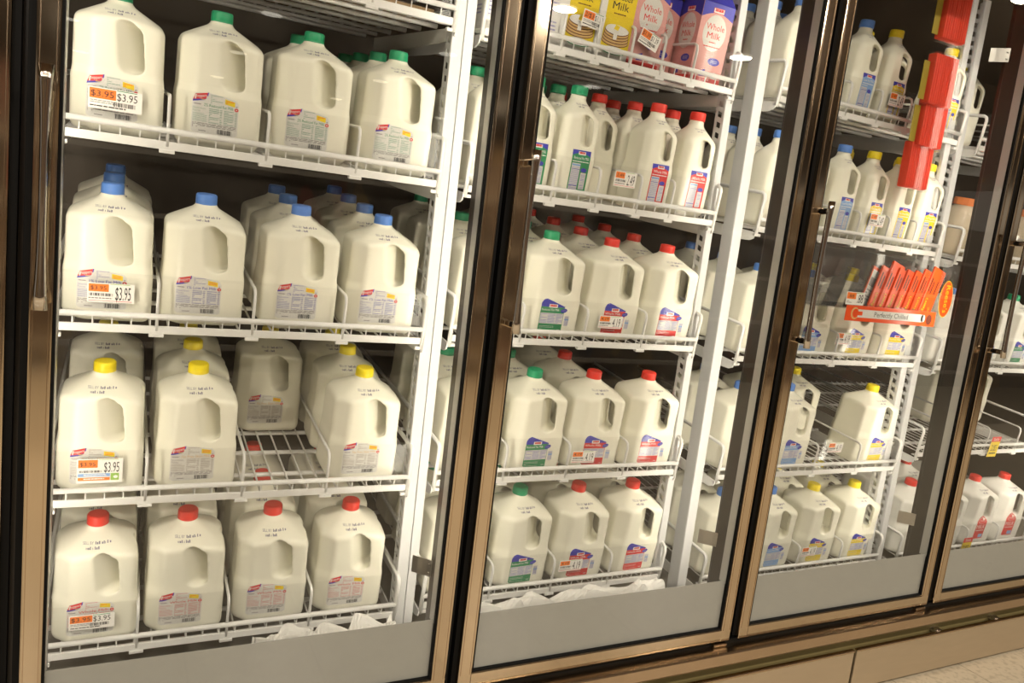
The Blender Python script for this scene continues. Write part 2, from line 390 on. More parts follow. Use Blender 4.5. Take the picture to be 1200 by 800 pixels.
# kick panels below the doors
for i, (x0, x1) in enumerate(((-.6, .62), (.625, 1.945), (1.95, 3.30))):
    t = empty('kick_panel', (x0, 0, 0)); L = x1-x0-.006
    b = MB(); b.bevbox((0, -.034, -.192), (L, -.026, -.076), 'kick', .002); b.bevbox((0, -.036, -.080), (L, -.024, -.073), 'bronze_d', .002); b.build('panel', t)
    for xx in (.36, L-.70 if i else .5):
        b = MB(); b.tube([(xx, -.018, -.10), (xx, -.018, -.070)], .010, 'steel', 12); b.bevbox((xx-.004, -.02, -.085), (xx+.03, .002, -.079), 'steel', .001); b.build('bracket_pin', t)
    tag(t, ['tan metal kick panel under the leftmost doors', 'tan metal kick panel ending at the seam under the third door', 'tan metal kick panel beside the floor at lower right'][i], 'panel', 'kick panels')

# ------------------------------------------------------------------ shelf uprights
def make_post(name, x0, x1, label, y0=.272, y1=.306, plain=False):
    t = empty(name, ((x0+x1)/2, y0, 0)); hw = (x1-x0)/2; d = y1-y0; z0, z1 = -.07, TOP
    b = MB(); b.bevbox((-hw, 0, z0), (hw, .003, z1), 'post', .0012); b.build('front_face', t)
    b = MB(); b.box((hw-.002, .003, z0), (hw, d, z1), 'post'); b.build('side_face', t)
    if plain:
        b = MB(); b.box((-hw, .003, z0), (-hw+.002, d, z1), 'post'); b.build('side_face', t)
        tag(t, label, 'upright', 'shelf uprights'); return t
    b = MB()          # slotted cheek: two strips and slanted rungs leave real slots
    b.box((-hw, .0028, z0), (-hw+.002, d*.30, z1), 'post'); b.box((-hw, d*.74, z0), (-hw+.002, d, z1), 'post')
    z = z0; ya, yb = d*.30, d*.74
    while z < z1-.03:
        b.prism([(ya, z), (yb, z+.006), (yb, z+.0185), (ya, z+.0125)], (-hw, -hw+.002), 'post', 0); z += .0262
    b.build('slotted_cheek', t)
    tag(t, label, 'upright', 'shelf uprights'); return t
make_post('shelf_upright', -.035, -.008, 'white slotted shelf upright at the left end of the leftmost shelves')
make_post('shelf_upright', .7205, .746, 'white slotted shelf upright at right end of the leftmost shelves')
make_post('shelf_upright', .7475, .769, 'white slotted shelf upright at left end of the carton shelves')
make_post('shelf_upright', 1.468, 1.490, 'white slotted shelf upright at right end of the carton shelves')
make_post('shelf_upright', 1.545, 1.575, 'wide white shelf upright at left end of the candy rack shelves', .258, .300, True)
make_post('shelf_upright', 2.334, 2.360, 'white slotted shelf upright at right end of the candy rack shelves')
make_post('shelf_upright', 2.392, 2.418, 'white slotted shelf upright at left end of the rightmost shelves')

# ------------------------------------------------------------------ wire shelves
DEPTH = .70
def shelf_matrix(x0, zrail):
    return Matrix.Translation((x0, SHY, zrail)) @ Matrix.Rotation(TILT, 4, 'X') @ Matrix.Translation((0, 0, -.024))
def hook(x, top, r, m, b, low=-.004, back=DEPTH):
    c = .014
    b.tube([(x, back, top), (x, c, top), (x, c*.35, top-c*.3), (x, 0.001, top-c), (x, 0.001, low)], r, m, 6)
def make_shelf(x0, W, zr, lanes, label, guard=True, empty_front=False):
    t = empty('wire_shelf'); t.matrix_world = shelf_matrix(x0, zr)
    b = MB(); b.tube([(0, 0, .024), (W, 0, .024)], .0054, 'wire', 8); b.build('front_rail', t, True)
    b = MB(); b.bevbox((.004, -.001, -.008), (W-.004, .004, .005), 'wire', .001); b.bevbox((.004, -.001, -.010), (W-.004, .022, -.007), 'wire', .001); b.build('front_lip', t)
    b = MB(); n = int(W/.0305)
    for i in range(1, n):
        x = W*i/n; b.tube([(x, .001, .022), (x, .002, .002), (x, .012, 0), (x, DEPTH, 0)], [.0013, .0016, .0021, .0021], 'wire', 4)
    tag(b.build('wire_deck', t), kind='stuff')
    for y in (.10, .21, .32, .45, .58, DEPTH-.005):
        b = MB(); b.tube([(.002, y, -.0075), (W-.002, y, -.0075)], .0052, 'wire', 6); b.build('cross_bar', t, True)
    for e in (0, W):
        b = MB(); hook(e, .092, .0050, 'wire', b, -.022); b.build('end_loop', t, True)
    for x in lanes[1:-1]:
        b = MB(); hook(x, .086, .0033, 'wire', b); b.build('divider', t, True)
    for x in lanes[1:-1]:
        b = MB(); b.bevbox((x-.013, -.003, -.016), (x+.013, .008, -.0095), 'wire', .001); b.build('clip', t)
    if guard:
        b = MB(); b.box((.008, .0075, .004), (W-.008, .0095, .100), 'guard'); b.build('front_guard', t)
    for e, s in ((-.006, 1), (W+.003, -1)):
        b = MB(); b.prism([(.000, -.012), (.02, -.012), (.62, -.014), (.62, -.050), (.30, -.048), (.06, -.040), (.015, -.036), (.0, -.028)], (e, e+.003), 'wire', 0)
        b.bevbox((min(e, e+s*.018), -.002, -.022), (max(e+.003, e+s*.018+.003), .010, -.015), 'wire', .001)
        b.build('bracket', t)
    tag(t, label, 'shelf', 'white wire cooler shelves')
    return t
def eq(W, n): return [W*i/n for i in range(n+1)]
SEC = {'A': (.021, .699), 'B': (.785, .695), 'C': (1.633, .746), 'D': (2.480, .72)}
ZS = {'A': [1.372, 1.041, .7014, .3665, .0595], 'B': [1.369, 1.041, .711, .373, .0714], 'C': [1.382, 1.043, .690, .350, .029], 'D': [1.385, 1.04, .685, .392, .022]}
SHN = {'A': ['top wire shelf cut by photo edge behind the leftmost door', 'wire shelf of green-capped jugs behind the leftmost door', 'wire shelf of blue-capped jugs behind the leftmost door', 'partly empty wire shelf of yellow-capped jugs behind the leftmost door', 'bottom wire shelf of red-capped jugs behind the leftmost door'],
       'B': ['wire shelf of milk cartons behind the second door', 'wire shelf of slim half-gallon jugs behind the second door', 'middle wire shelf of gallon jugs behind the second door', 'second lowest wire shelf of gallon jugs behind the second door', 'bottom wire shelf of gallon jugs behind the second door'],
       'C': ['top wire shelf beside the red snack packs behind the third door', 'wire shelf above the candy rack behind the third door', 'wire shelf just below the orange chilled sign, third door', 'second lowest wire shelf behind the third door', 'bottom wire shelf behind the third door'],
       'D': ['empty top wire shelf seen right of the red snack packs', 'wire shelf holding the orange-lidded jar, right of third door', 'middle wire shelf behind the rightmost door', 'empty wire shelf with the yellow sale tag, rightmost door', 'bottom wire shelf behind the rightmost door']}
LANES = {}
for s in 'ABCD':
    x0, W = SEC[s]
    for i, z in enumerate(ZS[s]):
        l = eq(W, 4)
        if s == 'B' and i == 0: l = [0, .095, .190, .280, .374, .463, .557, W]
        if s == 'B' and i == 1: l = [0, .105, .210, .331, .450, .549, W]
        if s == 'C' and i < 2: l = eq(W, 6)
        if s == 'A' and i: l = [[0, .172, .345, .520, W], [0, .170, .342, .522, W], [0, .165, .343, .515, W], [0, .163, .332, .502, W]][i-1]
        LANES[s, i] = l
        make_shelf(x0, W, z, l, SHN[s][i], guard=True)

# ------------------------------------------------------------------ jug bodies (implicit surface, surface nets)
def smax(a, b, k):
    h = np.clip(.5+.5*(a-b)/k, 0, 1); return b+(a-b)*h+k*h*(1-h)
def smin(a, b, k): return -smax(-a, -b, k)
def surface_nets(f, lo, hi, h):
    ax = [np.arange(l, u+h, h) for l, u in zip(lo, hi)]
    X, Y, Z = np.meshgrid(*ax, indexing='ij'); V = f(X, Y, Z)
    s = V < 0; nx, ny, nz = V.shape
    cnt = np.zeros((nx-1, ny-1, nz-1)); acc = np.zeros((nx-1, ny-1, nz-1, 3))
    def sl(o): return tuple(slice(o[i], V.shape[i]-1+o[i]) for i in range(3))
    cor = [(i, j, k) for i in (0, 1) for j in (0, 1) for k in (0, 1)]
    for a in cor:
        for d in range(3):
            if a[d]: continue
            b = list(a); b[d] = 1; va, vb = V[sl(a)], V[sl(b)]
            c = (va < 0) != (vb < 0); t = np.where(c, va/np.where(c, va-vb, 1), 0)
            p = np.zeros(va.shape+(3,)); 
            for e in range(3): p[..., e] = a[e]
            p[..., d] += t; acc += p*c[..., None]; cnt += c
    act = cnt > 0; idx = -np.ones(act.shape, int); idx[act] = np.arange(act.sum())
    ijk = np.argwhere(act); vs = (ijk+acc[act]/cnt[act][:, None])*h+np.array(lo)
    fs = []
    for d in range(3):
        e1, e2 = (d+1) % 3, (d+2) % 3
        A = [slice(0, n) for n in V.shape]; B = list(A); A[d] = slice(0, V.shape[d]-1); B[d] = slice(1, V.shape[d])
        c = s[tuple(A)] != s[tuple(B)]; pts = np.argwhere(c); inside = s[tuple(A)][c]
        ok = (pts[:, e1] > 0) & (pts[:, e2] > 0) & (pts[:, e1] < V.shape[e1]-1) & (pts[:, e2] < V.shape[e2]-1)
        pts, inside = pts[ok], inside[ok]
        def g(o1, o2):
            q = pts.copy(); q[:, e1] -= o1; q[:, e2] -= o2; return idx[q[:, 0], q[:, 1], q[:, 2]]
        quad = np.stack([g(1, 1), g(0, 1), g(0, 0), g(1, 0)], 1); quad[~inside] = quad[~inside][:, ::-1]; fs.append(quad)
    return vs, np.concatenate(fs)
def jug_sdf(hw, zs, zn, r, chamf, slope, neck, uc, hr, hz0, hz1, flare, lean, waist):
    def f(x, y, z):
        st = np.clip((z-(waist-10))/24, 0, 1); st = st*st*(3-2*st)
        w = hw-2.2*st-.9*np.clip((z-waist)/80, 0, 1)-3*np.clip((18-z)/18, 0, 1)
        qx, qy = np.abs(x)-w+r, np.abs(y)-w+r
        d = np.hypot(np.maximum(qx, 0), np.maximum(qy, 0))+np.minimum(np.maximum(qx, qy), 0)-r
        u, v = (x-y)/math.sqrt(2), (x+y)/math.sqrt(2)
        ch = np.maximum(np.abs(v), -u)-(w*math.sqrt(2)-chamf)
        d = smax(d, ch, 5)
        ca, sa = math.cos(slope), math.sin(slope)
        top = (z-zs)*ca+(.4*smax(np.abs(x), np.abs(y), 12)+.6*np.hypot(x, y)-w)*sa
        d = smax(d, top, 9); d = smax(d, -z, 16)
        nk = np.maximum(np.hypot(x, y)-neck, z-zn); d = smin(d, nk, 9)
        ring = np.hypot(np.hypot(x, y)-neck, z-(zn-7))-2.2; d = smin(d, ring, 1.5)
        zm, zh = (hz0+hz1)/2, (hz1-hz0)/2; c = uc-(z-zm)*lean
        rad = hr+flare*np.maximum(np.abs(v)-6, 0)
        du = u-c
        zz = z+.55*np.clip(du, -30, 30)*np.clip((z-zm)/zh, 0, 1)      # top of the opening runs parallel to the shoulder
        hole = np.hypot(du, np.maximum(np.abs(zz-zm)-zh+hr, 0))-rad
        d = smax(d, -hole, 3)
        # shallow thumb swoop beside the pocket
        return d
    return f
def body_mesh(name, f, hw, top, h, mname):
    vs, fs = surface_nets(f, (-hw-5, -hw-5, -5), (hw+5, hw+5, top+5), h)
    for it in range(2):                      # light Laplacian fairing
        acc = np.zeros_like(vs); cn = np.zeros(len(vs))
        for a, b_ in ((0, 1), (1, 2), (2, 3), (3, 0)):
            np.add.at(acc, fs[:, a], vs[fs[:, b_]]); np.add.at(acc, fs[:, b_], vs[fs[:, a]]); np.add.at(cn, fs[:, a], 1); np.add.at(cn, fs[:, b_], 1)
        vs = vs*.45+acc/cn[:, None]*.55
    me = bpy.data.meshes.new(name); me.from_pydata((vs*.001).tolist(), [], fs.tolist()); me.materials.append(M[mname])
    me.polygons.foreach_set('use_smooth', [True]*len(me.polygons)); me.update()
    bv = BVHTree.FromPolygons([tuple(v) for v in (vs*.001)], [tuple(map(int, q)) for q in fs]); return me, bv
F_G = jug_sdf(74.6, 195, 230, 14, 20, .50, 18.5, 63, 11.0, 110, 190, .10, .08, 98)
F_H = jug_sdf(50, 194, 239, 13, 9, .80, 17.0, 42, 8.5, 126, 190, .12, .08, 105)
BODY = {}
BODY['gallon'] = body_mesh('jug_body', F_G, 76, 232, 2.3, 'milk')
BODY['half'] = body_mesh('half_jug_body', F_H, 50, 242, 2.2, 'milk')
me2 = BODY['gallon'][0].copy(); me2.materials.clear(); me2.materials.append(M['milk_pale']); BODY['pale'] = (me2, BODY['gallon'][1])
CAPZ = {'gallon': .2265, 'half': .2365, 'pale': .2265}
CAPM = {}
for n in ('green', 'blue', 'yellow', 'red', 'orange'):
    b = MB(); b.lathe([(.0195, 0), (.0198, .003), (.0192, .0035), (.0194, .005), (.0190, .018), (.0175, .0205), (.014, .0210)], 'cap_'+n, 40, [0, 0, 0, .0004, .0004, 0, 0]); CAPM[n] = b.mesh('cap')
    CAPM[n].polygons.foreach_set('use_smooth', [len(p.vertices) == 4 for p in CAPM[n].polygons])

# ------------------------------------------------------------------ labels
class ShiftedDecal(Decal): off = (-5, 4)
def lab_a(title, tcol, scol):
    Decal = ShiftedDecal
    bv = BODY['gallon'][1]; out = []
    d = Decal()
    def top(u): return 91+5*math.sin(min(1, u*1.6)*math.pi*.5)-13*max(0, u-.35)-6*max(0, (u-.93)/.07)**2-4*max(0, (.05-u)/.05)**2
    def bot(u): return 22+3*max(0, (.06-u)/.06)**2+3*max(0, (u-.94)/.06)**2
    d.shape(-44, 37, bot, top, 'label', 1, 16, 12); out.append(('label', d.build('label', None, bv, mesh_only=True)))
    lg = Decal(); lg.quad(((-43, 79.5), (-21, 83.5), (-17.5, 95), (-39.5, 90)), 'p_red', 2, 4, 2); lg.quad(((-43.5, 76.5), (-24, 81), (-21, 84.2), (-42.5, 80)), 'p_blue', 3, 4, 1)
    lg.quad(((-19.6, 88.5), (-17.8, 89), (-16.6, 95.4), (-18.6, 95)), 'p_blue', 3)
    lg.text('Shoppers', -40.5, 83.6, -19.5, 5.5, 'white', 4, .17); lg.rect(-30, 81.6, -22, 82.6, 'p_yellow', 4); out.append(('logo', lg.build('logo', None, bv, mesh_only=True)))
    fl = Decal(); fl.quad(((12, 79.5), (30, 76.5), (30, 85.5), (12, 88.5)), 'p_yellow', 2, 2, 2); fl.lines(14, 80, 28, 86, 2, 'p_orange', 3); out.append(('promo_flag', fl.build('promo_flag', None, bv, mesh_only=True)))
    p = Decal(); r = random.Random(5)
    p.text(title, -24, 70.5, 28, 5.2, tcol, 2); p.oval(33, 72, 3.6, 3.2, 'p_red', 2); p.rect(31.5, 71.2, 34.5, 72.8, 'white', 3)
    p.rect(31.6, 76.6, 34.4, 78.4, 'grey', 2); p.lines(-41, 71, -29, 75, 1, 'grey', 2, rnd=r)
    p.lines(-13, 77, 8, 93, 5, scol, 2, .4, rnd=r)
    p.text('Nutrition', -42, 64.3, -21, 4.0, scol if scol != 't_tan' else 'grey', 2); p.text('Facts', -42, 59.5, -30, 4.0, scol if scol != 't_tan' else 'grey', 2)
    p.lines(-42, 42, -18, 58, 6, scol, 2, .42, rnd=r)
    for x0, x1 in ((-14.5, 8.5), (11.5, 35)):
        p.lines(x0, 41, x1-6, 68.5, 9, scol, 2, .5, rnd=r); p.lines(x1-4, 41, x1, 68.5, 9, scol, 2, .5, rnd=r)
        for z in (63, 52): p.rect(x0, z, x1, z+.5, scol, 2)
    p.lines(-42, 31, 34, 40.5, 4, 'grey', 2, .6, rnd=r); p.barcode(1, 23.5, 27, 32, 'black', 2); p.lines(-31, 24.5, -12, 28, 1, 'grey', 2, rnd=r)
    out.append(('label_print', p.build('label_print', None, bv, mesh_only=True)))
    return out
def stamp(kind, dx=0):
    bv = BODY[kind][1]; s = .64 if kind == 'half' else 1.
    p = Decal(); r = random.Random(11)
    z0 = 204 if kind != 'half' else 211
    x = -24*s
    p.text('SELL BY', -25*s, z0+3.2, -7*s, 3.2, 'stamp', 1)
    for row, (a, e) in enumerate(((-4, 24), (-20, 2))):
        x = a*s
        while x < e*s:
            wd = r.choice((1.0, 1.8, 2.4))*s; p.rect(x, z0+3.2-5.4*row, x+wd, z0+3.2-5.4*row+r.choice((2.2, 3.2)), 'stamp', 1); x += wd+r.choice((.8, .8, 2.6))*s
    return p.build('date_stamp', None, bv, eps=.0003, mesh_only=True)
def lab_b(title, main, body='gallon'):
    bv = BODY[body][1]; out = []; d = Decal()
    def top(u): return 92+6*math.sin(min(1, u*4)*math.pi/2)-22*max(0, u-.2)-5*max(0, (.07-u)/.07)**2
    def bot(u): return 17+5*max(0, (.1-u)/.1)**2
    d.shape(-34, 30, bot, lambda u: 78, main, 1, 14, 10); d.shape(-34, 30, lambda u: 78, top, 'p_blue', 1, 14, 3); out.append(('label', d.build('label', None, bv, mesh_only=True)))
    p = Decal(); r = random.Random(6)
    p.rect(-13, 76.5, 10, 85, 'white', 2, 3, 1); p.lines(-10, 77.5, 7, 83.5, 1, 'p_red', 3, .8, rnd=r)
    p.text(title, -31, 68.5, 16, 5.5, 'white', 2)
    p.rect(-33, 37, 29, 63, 'label', 2, 6, 3)
    for x0, x1 in ((-32, -14), (-12, 8), (10, 28)): p.lines(x0, 38, x1, 62, 8, 'p_lav', 3, .62, rnd=r)
    p.lines(-31, 20, 8, 33, 4, 'label', 2, .25, rnd=r); p.lines(18, 21, 28, 24, 1, 'label', 2, rnd=r)
    p.oval(29, 70.5, 9, 5, 'p_blue', 3, rot=.25); p.text('GRADE A', 24, 69, 35, 2.4, 'p_lav', 4, .1)
    p.barcode(34, 34, 46, 58, 'p_lav', 1); p.rect(34, 48, 46, 51, 'p_lblue', 2)
    out.append(('label_print', p.build('label_print', None, bv, mesh_only=True))); return out
def lab_h(title, main):
    bv = BODY['half'][1]; out = []; d = Decal()
    d.rect(-17, 20, 33, 116, main, 1, 8, 14); out.append(('label', d.build('label', None, bv, mesh_only=True)))
    p = Decal(); r = random.Random(8)
    p.shape(-17, 33, lambda u: 103+7*math.sin(u*math.pi), lambda u: 116, 'p_blue', 2, 10, 2)
    p.rect(-1, 105.5, 19, 113, 'white', 3, 2, 1); p.lines(1, 106.5, 17, 112, 1, 'p_red', 4, .8, rnd=r)
    p.text(title, -12, 95, 29, 6.5, 'white', 3); p.lines(-14, 88, 30, 93, 1, 'white', 3, .4, rnd=r)
    p.rect(-14.5, 24, 9, 86, 'label', 3, 2, 6); p.lines(-13.5, 25, 8.5, 78, 16, 'p_lav', 4, .5, rnd=r); p.rect(-13.5, 80, 8.5, 84, 'p_lblue', 4); p.rect(-13.5, 72, 8.5, 73.5, 'p_blue', 4); p.rect(-13.5, 34, 8.5, 35.5, 'p_blue', 4)
    p.rect(13, 28, 28, 66, 'label', 3, 1, 4)
    for i in range(12):
        p.rect(15, 30+i*2.9, 26, 30+i*2.9+r.choice((.8, 1.6)), 'p_lav', 4)
    p.oval(20, 72, 8, 5, 'p_blue', 3)
    out.append(('label_print', p.build('label_print', None, bv, mesh_only=True))); return out
def lab_d():
    bv = BODY['gallon'][1]; out = []; d = Decal()
    d.shape(-26, 30, lambda u: 30+4*max(0, (.1-u)/.1)**2, lambda u: 98+24*math.sin(u*math.pi)**.7, 'p_red', 1, 14, 10); out.append(('label', d.build('label', None, bv, mesh_only=True)))
    p = Decal(); p.oval(2, 102, 23, 12, 'white', 2); p.oval(2, 102, 21.5, 10.6, 'p_red', 3); p.text('hood', -13, 97.5, 17, 9.5, 'white', 4); p.text('MILK', -22, 70, 26, 16, 'white', 2); p.lines(-20, 60, 24, 66, 1, 'white', 2); p.rect(2, 34, 26, 48, 'p_lblue', 2)
    out.append(('label_print', p.build('label_print', None, bv, mesh_only=True))); return out
LAB = {'a_green': lab_a('2% Reduced Fat Milk', 'p_green', 't_green'), 'a_blue': lab_a('1% Low Fat Milk', 'p_blue', 't_blue'),
       'a_yellow': lab_a('Fat Free Skim Milk', 'p_tan', 't_tan'), 'a_red': lab_a('Whole Milk', 'p_red', 't_red'),
       'b_green': lab_b('Reduced Fat Milk', 'p_green'), 'b_red': lab_b('Whole Milk', 'p_red'), 'b_blue': lab_b('Low Fat Milk', 'p_lblue'), 'b_yellow': lab_b('Fat Free Milk', 'p_yellow'),
       'h_green': lab_h('Reduced Fat Milk', 'p_green'), 'h_red': lab_h('Whole Milk', 'p_red'), 'h_blue': lab_h('Low Fat Milk', 'p_lblue'), 'h_yellow': lab_h('Fat Free Milk', 'p_yellow'), 'd_red': lab_d()}
STAMP = {'gallon': stamp('gallon'), 'half': stamp('half')}; STAMP['pale'] = STAMP['gallon']
ORD = ['first', 'second', 'third', 'fourth', 'fifth', 'sixth', 'seventh']
ROWN = ['front', 'second', 'third', 'fourth', 'fifth']
WHERE = {'A': 'leftmost door', 'B': 'second door', 'C': 'third door', 'D': 'rightmost door'}
SHELFN = {'A': ['top', 'fourth', 'third', 'second', 'bottom'], }
UPN = ['fifth shelf up', 'fourth shelf up', 'third shelf up', 'second shelf up', 'bottom shelf']
PROTO = {}
def make_jug(kind, cap, lab, full):
    t = empty('milk_jug' if kind != 'half' else 'half_gallon_jug')
    link('body', BODY[kind][0], t)
    c = link('cap', CAPM[cap], t); c.location = (0, 0, CAPZ[kind])
    link('date_stamp', STAMP[kind], t)
    if full:
        parts = LAB[lab]; l = link('label', parts[0][1], t)
        for n, me in parts[1:]: link(n, me, l)
    return t
SHIFT = {('A', 1): (.001, -.001, -.002, -.004), ('A', 2): (.002, -.007, -.001, -.005), ('A', 3): (.004, -.001, .006, -.012), ('A', 4): (.004, .002, .003, -.009)}
def jug(sec, sh, lane, row, kind, cap, lab, full=None, dx=0., dy=0., rz=None):
    dx += SHIFT.get((sec, sh), (0,)*9)[lane]
    full = (row <= 0) if full is None else full
    key = (kind, cap, lab, full)
    if key not in PROTO: PROTO[key] = t = make_jug(*key)
    else: t = copy_tree(PROTO[key])
    x0, W = SEC[sec]; L = LANES[sec, sh]; xc = (L[lane]+L[lane+1])/2+dx
    hw = .050 if kind == 'half' else .076
    loc = Vector((xc, .016+hw+row*(2*hw+.004)+dy, .0028))
    rz = R.uniform(-.05, .05) if rz is None else rz
    t.matrix_world = shelf_matrix(x0, ZS[sec][sh]) @ Matrix.Translation(loc) @ Matrix.Rotation(rz, 4, 'Z')
    size = 'slim half-gallon' if kind == 'half' else 'gallon'
    who = 'front' if row == 0 else ROWN[min(4, int(round(row)))]
    tag(t, f'{cap}-capped {size} milk jug, {who} in {ORD[lane]} lane, {UPN[sh]}, {WHERE[sec]}', 'milk jug', f'{cap}-capped {size} jugs')
    return t
# section A: own-brand gallons
for lane, n in enumerate((1, 1, 2, 4)):
    for r in range(n): jug('A', 1, lane, r, 'gallon', 'green', 'a_green')
for lane, n in enumerate((3, 1, 3, 4)):
    for r in range(n): jug('A', 2, lane, r, 'gallon', 'blue', 'a_blue')
for lane, rows in enumerate(((0, 1.7), (0, 1, 2), (1.8,), (0, 1, 2))):
    for r in rows: jug('A', 3, lane, r, 'gallon', 'yellow', 'a_yellow', full=(r in (0, 1.8)))
for lane in range(4):
    for r in range(3): jug('A', 4, lane, r, 'gallon', 'red', 'a_red')
# section B
for lane, cap in ((0, 'green'), (1, 'green'), (2, 'red'), (3, 'red')):
    for sh, n in ((2, 4), (3, 3), (4, 3)):
        nn = n-1 if (sh, lane) == (3, 3) else n
        for r in range(nn):
            if (sh, lane) == (3, 3) and r == 1: continue
            jug('B', sh, lane, r, 'gallon', cap, 'b_'+cap)
for lane, cap, rows in ((0, 'green', (0, 1, 2)), (1, 'green', (0, 1)), (2, 'green', (0, 1, 2)), (3, 'red', (1, 2, 3)), (4, 'red', (0, 1, 2)), (5, 'red', (0, 1))):
    for r in rows: jug('B', 1, lane, r, 'half', cap, 'h_'+cap)
# section C
for lane, cap, rows in ((0, 'blue', (0, 1, 2)), (1, 'blue', (1, 2)), (2, 'blue', (0,)), (3, 'yellow', (0, 1)), (4, 'yellow', (1,)), (5, 'yellow', (0,))):
    for r in rows: jug('C', 0, lane, r, 'half', cap, 'h_'+cap)
for lane, cap, rows in ((0, 'blue', (0, 1, 2)), (1, 'blue', (0, 1)), (2, 'blue', (0, 1)), (3, 'yellow', (0, 1, 2)), (4, 'yellow', (0, 1, 2)), (5, 'yellow', (0, 1))):
    for r in rows: jug('C', 1, lane, r, 'half', cap, 'h_'+cap)
for sh, spec in ((2, ((0, 'blue', (0, 1, 2)), (1, 'blue', (0, 1)), (2, 'yellow', (0, 1)), (3, 'yellow', (0, 1)))),
                 (3, ((0, 'blue', (0, 1)), (1, 'blue', (0, 1)), (2, 'yellow', (1,)), (3, 'yellow', (0,)))),
                 (4, ((0, 'blue', (0, 1)), (1, 'blue', (0, 1)), (2, 'yellow', (0, 1)), (3, 'yellow', (0, 1))))):
    for lane, cap, rows in spec:
        for r in rows: jug('C', sh, lane, r, 'gallon', cap, 'b_'+cap)
# section D
for lane, rows in ((0, (0, 1)), (1, (0, 1)), (2, (0, 1)), (3, (0,))):
    for r in rows: jug('D', 4, lane, r, 'pale', 'red', 'd_red')
for lane in (2, 3): jug('D', 3, lane, 1.4, 'gallon', 'yellow', 'b_yellow', full=False)
for lane, cap in ((0, 'blue'), (1, 'green'), (2, 'green'), (3, 'green')): jug('D', 2, lane, 0, 'pale', cap, 'b_'+cap)
jug('D', 0, 0, 1, 'half', 'yellow', 'h_yellow', full=False)

# jars with orange lids on D
def place(t, sec, sh, x, y, z=.0028, rz=0.):
    t.matrix_world = shelf_matrix(SEC[sec][0], ZS[sec][sh]) @ Matrix.Translation((x, y, z)) @ Matrix.Rotation(rz, 4, 'Z')
for i, (x, y) in enumerate(((.09, .08), (.26, .08), (.42, .08))):
    t = empty('food_jar')
    b = MB(); b.lathe([(.045, 0), (.056, .006), (.058, .02), (.058, .125), (.052, .145), (.040, .158), (.040, .166)], 'jar', 28); b.build('body', t, True)
    b = MB(); b.lathe([(.043, .160), (.044, .163), (.044, .180), (.041, .184)], 'cap_orange', 32, [.0004, .0004, .0004, 0]); b.build('lid', t)
    b = Decal(); b.text('72', 8, 62, 22, 11, 'black', 1); b.text('30', 8, 80, 22, 11, 'black', 1); b.text('OZ', 8, 48, 18, 6, 'black', 1)
    bo = b.build('print', t, mtx=Matrix.Translation((0, -.0585, 0)))
    place(t, 'D', 1, x, y); tag(t, ['cream jar with orange lid left of the rightmost door frame', 'second cream jar with orange lid, behind rightmost door', 'third cream jar with orange lid, behind rightmost door'][i], 'jar', 'orange-lidded jars')

